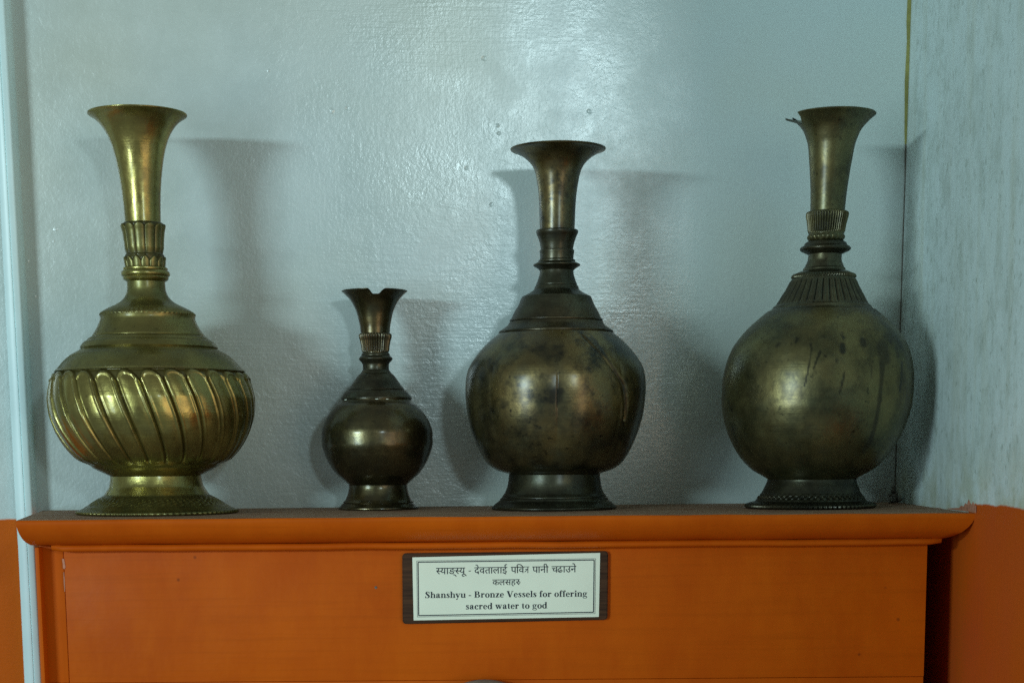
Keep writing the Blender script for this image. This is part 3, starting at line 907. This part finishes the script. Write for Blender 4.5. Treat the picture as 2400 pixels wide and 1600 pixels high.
def put_polys(name, pl, mat):
    vv, ff = [], []
    for j, pg in enumerate(pl):
        b = len(vv)
        for q in pg:
            P = at(*z2(q), YS); vv.append((P.x - sg0.x, TX - (j % 40) * 1e-6, P.z - sg0.z))
        ff.append(tuple(range(b, len(vv))))
    me = mesh(name, vv, ff)
    return link(name, me, mat, sign)


frame([(338, 234), (2066, 212), (2060, 724), (344, 757)], 10)
frame([(325, 221), (2080, 199), (2074, 738), (331, 771)], 3.5)
put_polys('border_lines', polys, M_INK)

# serif lettering, built stroke by stroke (units: cap height 100, y up)
G = {}


def P_(*p): return [Vector(q) for q in p]


def rect(x, y, w, h): return P_((x, y), (x + w, y), (x + w, y + h), (x, y + h))


def stroke(pts, n=6):
    """tapering stroke through (x, y, width) points"""
    if len(pts) > 2:
        sx = spline([(p[0], p[1]) for p in pts], 5)
    L = [0]
    for a, b in zip(pts, pts[1:]): L.append(L[-1] + math.hypot(b[0] - a[0], b[1] - a[1]))
    q = sx if len(pts) > 2 else [(pts[0][0], pts[0][1]), (pts[1][0], pts[1][1])]
    m = len(q); out = []
    def wid(t):
        s = t * L[-1]
        for i in range(len(L) - 1):
            if s <= L[i + 1] + 1e-9:
                u = (s - L[i]) / max(1e-9, L[i + 1] - L[i]); return pts[i][2] * (1 - u) + pts[i + 1][2] * u
        return pts[-1][2]
    V = [Vector(a) for a in q]; W = []
    for i in range(m):
        d = (V[min(i + 1, m - 1)] - V[max(i - 1, 0)]).normalized(); nn = Vector((-d.y, d.x)) * wid(i / (m - 1)) / 2
        W.append((V[i] + nn, V[i] - nn))
    return [[W[i][0], W[i][1], W[i + 1][1], W[i + 1][0]] for i in range(m - 1)]


def ring(cx, cy, rx, ry, tx, ty, a0=0, a1=360, n=22):
    out = []
    for i in range(n):
        qs = []
        for a in (a0 + (a1 - a0) * i / n, a0 + (a1 - a0) * (i + 1) / n):
            c, s_ = math.cos(R(a)), math.sin(R(a))
            qs.append((Vector((cx + rx * c, cy + ry * s_)), Vector((cx + (rx - tx) * c, cy + (ry - ty) * s_))))
        out.append([qs[0][0], qs[0][1], qs[1][1], qs[1][0]])
    return out


def disc(cx, cy, r): return [[Vector((cx + r * math.cos(k_ * PI2 / 14), cy + r * math.sin(k_ * PI2 / 14))) for k_ in range(14)]]


W_ = 20
def st_(x, y0, y1, bot=True, topl=True, w=W_):
    o_ = [rect(x, y0, w, y1 - y0)]
    if bot: o_.append(rect(x - 8, y0, w + 16, 6))
    if topl: o_.append(P_((x - 8, y1), (x - 8, y1 - 5), (x, y1 - 8), (x + 2, y1)))
    return o_


arch = lambda x: stroke([(x - 18, 52, 7), (x - 8, 62, 10), (x + 5, 66, 9), (x + 16, 58, 15), (x + 19, 44, 20), (x + 19, 6, 20)]) + [rect(x + 1, 0, 36, 6)]
G['h'] = (82, st_(10, 0, 100) + arch(43))
G['n'] = (82, st_(10, 0, 68) + arch(43))
G['u'] = (82, [rect(10, 18, 20, 50), rect(2, 62, 22, 6)] + stroke([(20, 26, 20), (22, 10, 19), (32, 4, 11), (44, 8, 8), (54, 20, 7)]) + st_(52, 0, 68, False) + [rect(60, 0, 20, 6)])
G['r'] = (64, st_(10, 0, 68) + stroke([(28, 46, 7), (36, 60, 11), (46, 64, 13)]) + disc(50, 57, 10))
G['o'] = (74, ring(37, 33, 34, 36, 21, 6))
G['e'] = (66, ring(33, 33, 30, 36, 20, 6, 30, 325) + ring(33, 33, 30, 36, 17, 6, 0, 40) + [rect(18, 33, 44, 6)])
G['c'] = (66, ring(35, 33, 32, 36, 21, 6, 48, 325) + disc(50, 52, 11))
G['a'] = (74, stroke([(14, 50, 12), (22, 64, 7), (36, 67, 9), (48, 56, 19), (48, 20, 20), (54, 5, 12), (68, 9, 6)]) + disc(17, 50, 10) + stroke([(46, 40, 7), (26, 32, 12), (14, 20, 19), (20, 6, 15), (34, 6, 9), (46, 18, 6)]))
G['s'] = (58, stroke([(46, 52, 6), (42, 64, 5), (28, 66, 8), (14, 54, 17), (28, 38, 21), (44, 20, 18), (32, 3, 8), (16, 5, 6), (8, 20, 5)]) + [rect(43, 48, 6, 20), rect(6, 0, 5, 22)])
G['S'] = (82, stroke([(64, 76, 6), (58, 94, 6), (40, 98, 9), (20, 80, 21), (38, 56, 25), (64, 28, 23), (46, 3, 9), (22, 6, 7), (10, 28, 6)]) + [rect(63, 68, 6, 32), rect(7, 0, 6, 34)])
G['y'] = (74, stroke([(14, 66, 22), (38, 6, 18)]) + stroke([(60, 66, 7), (38, 4, 7), (26, -24, 8)]) + disc(18, -23, 9) + [rect(0, 63, 34, 6), rect(46, 63, 27, 6)])
G['v'] = G['y']
G['w'] = (107, stroke([(14, 66, 22), (34, 4, 16)]) + stroke([(52, 62, 7), (34, 2, 8)]) + stroke([(50, 66, 22), (72, 4, 16)]) + stroke([(92, 66, 7), (71, 2, 8)]) + [rect(0, 63, 68, 6), rect(80, 63, 26, 6)])
G['z'] = (66, [rect(6, 61, 52, 7), rect(4, 0, 55, 7), rect(5, 48, 6, 18), rect(54, 2, 6, 20)] + stroke([(46, 62, 22), (17, 6, 22)]))
G['B'] = (99, st_(14, 0, 100, True, False, 23) + [rect(5, 94, 40, 6), rect(5, 0, 46, 6)] + ring(46, 75, 34, 25, 22, 6, -90, 90) + ring(50, 27, 40, 28, 23, 6, -90, 90) + [rect(35, 49, 15, 6), rect(35, 94, 12, 6)])
G['V'] = (105, stroke([(20, 98, 27), (53, 4, 22)]) + stroke([(86, 98, 8), (54, 0, 9)]) + [rect(0, 94, 46, 6), rect(70, 94, 35, 6)])
G['l'] = (41, st_(11, 0, 100))
G['i'] = (41, st_(11, 0, 68) + disc(21, 88, 12))
G['t'] = (48, stroke([(20, 84, 6), (20, 68, 20), (20, 20, 20), (26, 5, 12), (40, 12, 5)]) + [rect(2, 62, 38, 6)])
G['f'] = (49, [rect(12, 0, 20, 80), rect(3, 0, 40, 6), rect(2, 62, 40, 6)] + stroke([(22, 76, 20), (26, 92, 14), (38, 98, 8), (46, 94, 8)]) + disc(46, 89, 8))
G['d'] = (82, ring(34, 33, 31, 36, 20, 6, 30, 330) + [rect(48, 0, 21, 100), rect(40, 94, 12, 6), rect(60, 0, 18, 6)])
G['g'] = (74, ring(32, 45, 27, 23, 17, 5) + ring(36, -10, 33, 19, 10, 7) + stroke([(20, 26, 6), (14, 14, 10), (30, 8, 14), (52, 5, 14), (62, -4, 9)]) + [rect(48, 57, 24, 8)])
G['-'] = (48, [rect(5, 26, 36, 13)])
G[' '] = (37, [])


def serif_line(text, x0, x1, yb0, yb1):
    """set text between x0 and x1, baseline running from yb0 to yb1 (sign pixels, y down)"""
    tot = sum(G[c][0] for c in text); k_ = (x1 - x0) / tot
    ky = .62; pen = 0
    for ch in text:
        for pg in G[ch][1]:
            o_ = []
            for q in pg:
                X = x0 + (pen + q.x) * k_
                o_.append((X, yb0 + (yb1 - yb0) * (X - x0) / (x1 - x0) - q.y * ky))
            letter.append(o_)
        pen += G[ch][0]


letter = []
serif_line('Shanshyu - Bronze Vessels for offering', 404, 2000, 586, 571)
serif_line('sacred water to god', 804, 1608, 697, 686)
put_polys('english_lettering', letter, M_INK)


# Devanagari lettering: the outline of each sign comes from Blender's own built-in font, set by hand
def glyph(ch):
    cu = bpy.data.curves.new('glyph', 'FONT'); cu.body = ch; cu.offset = 0
    ob = bpy.data.objects.new('glyph', cu); COL.objects.link(ob)
    dg = bpy.context.evaluated_depsgraph_get(); dg.update()
    me = bpy.data.meshes.new_from_object(ob.evaluated_get(dg))
    v = [x.co.to_2d() for x in me.vertices]; f = [list(p.vertices) for p in me.polygons]
    bpy.data.objects.remove(ob); bpy.data.curves.remove(cu); bpy.data.meshes.remove(me)
    return [[v[i] + Vector(o_) for i in p] for o_ in ((-.008, 0), (.008, .003), (0, -.005)) for p in f]


def clip_x(pl, xmax):
    out = []
    for pg in pl:
        r_ = []
        for a, b in zip(pg, pg[1:] + pg[:1]):
            ina, inb = a.x <= xmax, b.x <= xmax
            if ina: r_.append(a)
            if ina != inb: r_.append(a.lerp(b, (xmax - a.x) / (b.x - a.x)))
        if len(r_) > 2: out.append(r_)
    return out


ADV = {'स': .69, 'य': .60, 'ङ': .66, 'द': .52, 'व': .56, 'त': .57, 'ल': .70, 'प': .55, 'न': .57, 'च': .58, 'ढ': .58, 'उ': .55, 'क': .76, 'ह': .56, 'र': .42, 'ा': .26, 'ई': .56, 'ी': .26, 'ि': .26}


def deva(clusters):
    """clusters: strings; 's-' is the half form of sa, 'tra' the conjunct. Returns polygons and width."""
    out, pen = [], 0
    for c in clusters:
        if c == ' ': pen += .34; continue
        if c == '-':
            out.append([v + Vector((pen + .02, 0)) for v in P_((0, .24), (.24, .24), (.24, .31), (0, .31))]); pen += .28; continue
        if c == 's-':
            out += [[v + Vector((pen, 0)) for v in pg] for pg in clip_x(glyph('स'), .475)]; pen += .44; continue
        if c == 'tra':
            pl = [P_((0, .57), (.52, .57), (.52, .63), (0, .63)), P_((.345, 0), (.415, 0), (.415, .6), (.345, .6))]
            pl += stroke([(.36 * 100, .40 * 100, 7), (.22 * 100, .38 * 100, 7), (.10 * 100, .30 * 100, 7)])[:0]
            pl += [P_((.09, .335), (.36, .335), (.36, .40), (.09, .40))]
            pl += [P_((.36, .335), (.28, .335), (.03, .12), (.075, .065))]
            out += [[v + Vector((pen, 0)) for v in pg] for pg in pl]; pen += .52; continue
        for ch in c:
            dx, dy = 0, 0
            if ch == 'ु' and c[0] == 'र':
                out += [[v / 100 + Vector((pen, 0)) for v in pg] for pg in stroke([(-14, 33, 6), (-4, 37, 6), (5, 32, 7), (5, 22, 7), (-3, 17, 7), (-12, 19, 6)])]
                pen += .10; continue
            g = glyph(ch)
            adv = ADV.get(ch, 0)
            out += [[v + Vector((pen + dx, dy)) for v in pg] for pg in g]
            pen += adv
            if ch == 'ङ': pen += 0
    return out, pen


def deva_line(cl, x0, x1, yt0, yt1):
    pl, wd = deva(cl); k_ = (x1 - x0) / wd; o_ = []
    for pg in pl:
        q_ = []
        for v in pg:
            X = x0 + v.x * k_
            q_.append((X, yt0 + (yt1 - yt0) * (X - x0) / (x1 - x0) + (.60 - v.y) * k_ * 1.04))
        o_.append(q_)
    return o_


dl = deva_line(['s-', 'या', 'ङ्', 's-', 'यू', ' ', '-', ' ', 'दे', 'व', 'ता', 'ला', 'ई', ' ', 'प', 'ि', 'व', 'tra', ' ', 'पा', 'नी', ' ', 'च', 'ढा', 'उ', 'ने'], 515, 1890, 293, 273)
dl += deva_line(['क', 'ल', 'स', 'ह', 'रु'], 1068, 1342, 407, 403)
put_polys('devanagari_lettering', dl, M_INK)
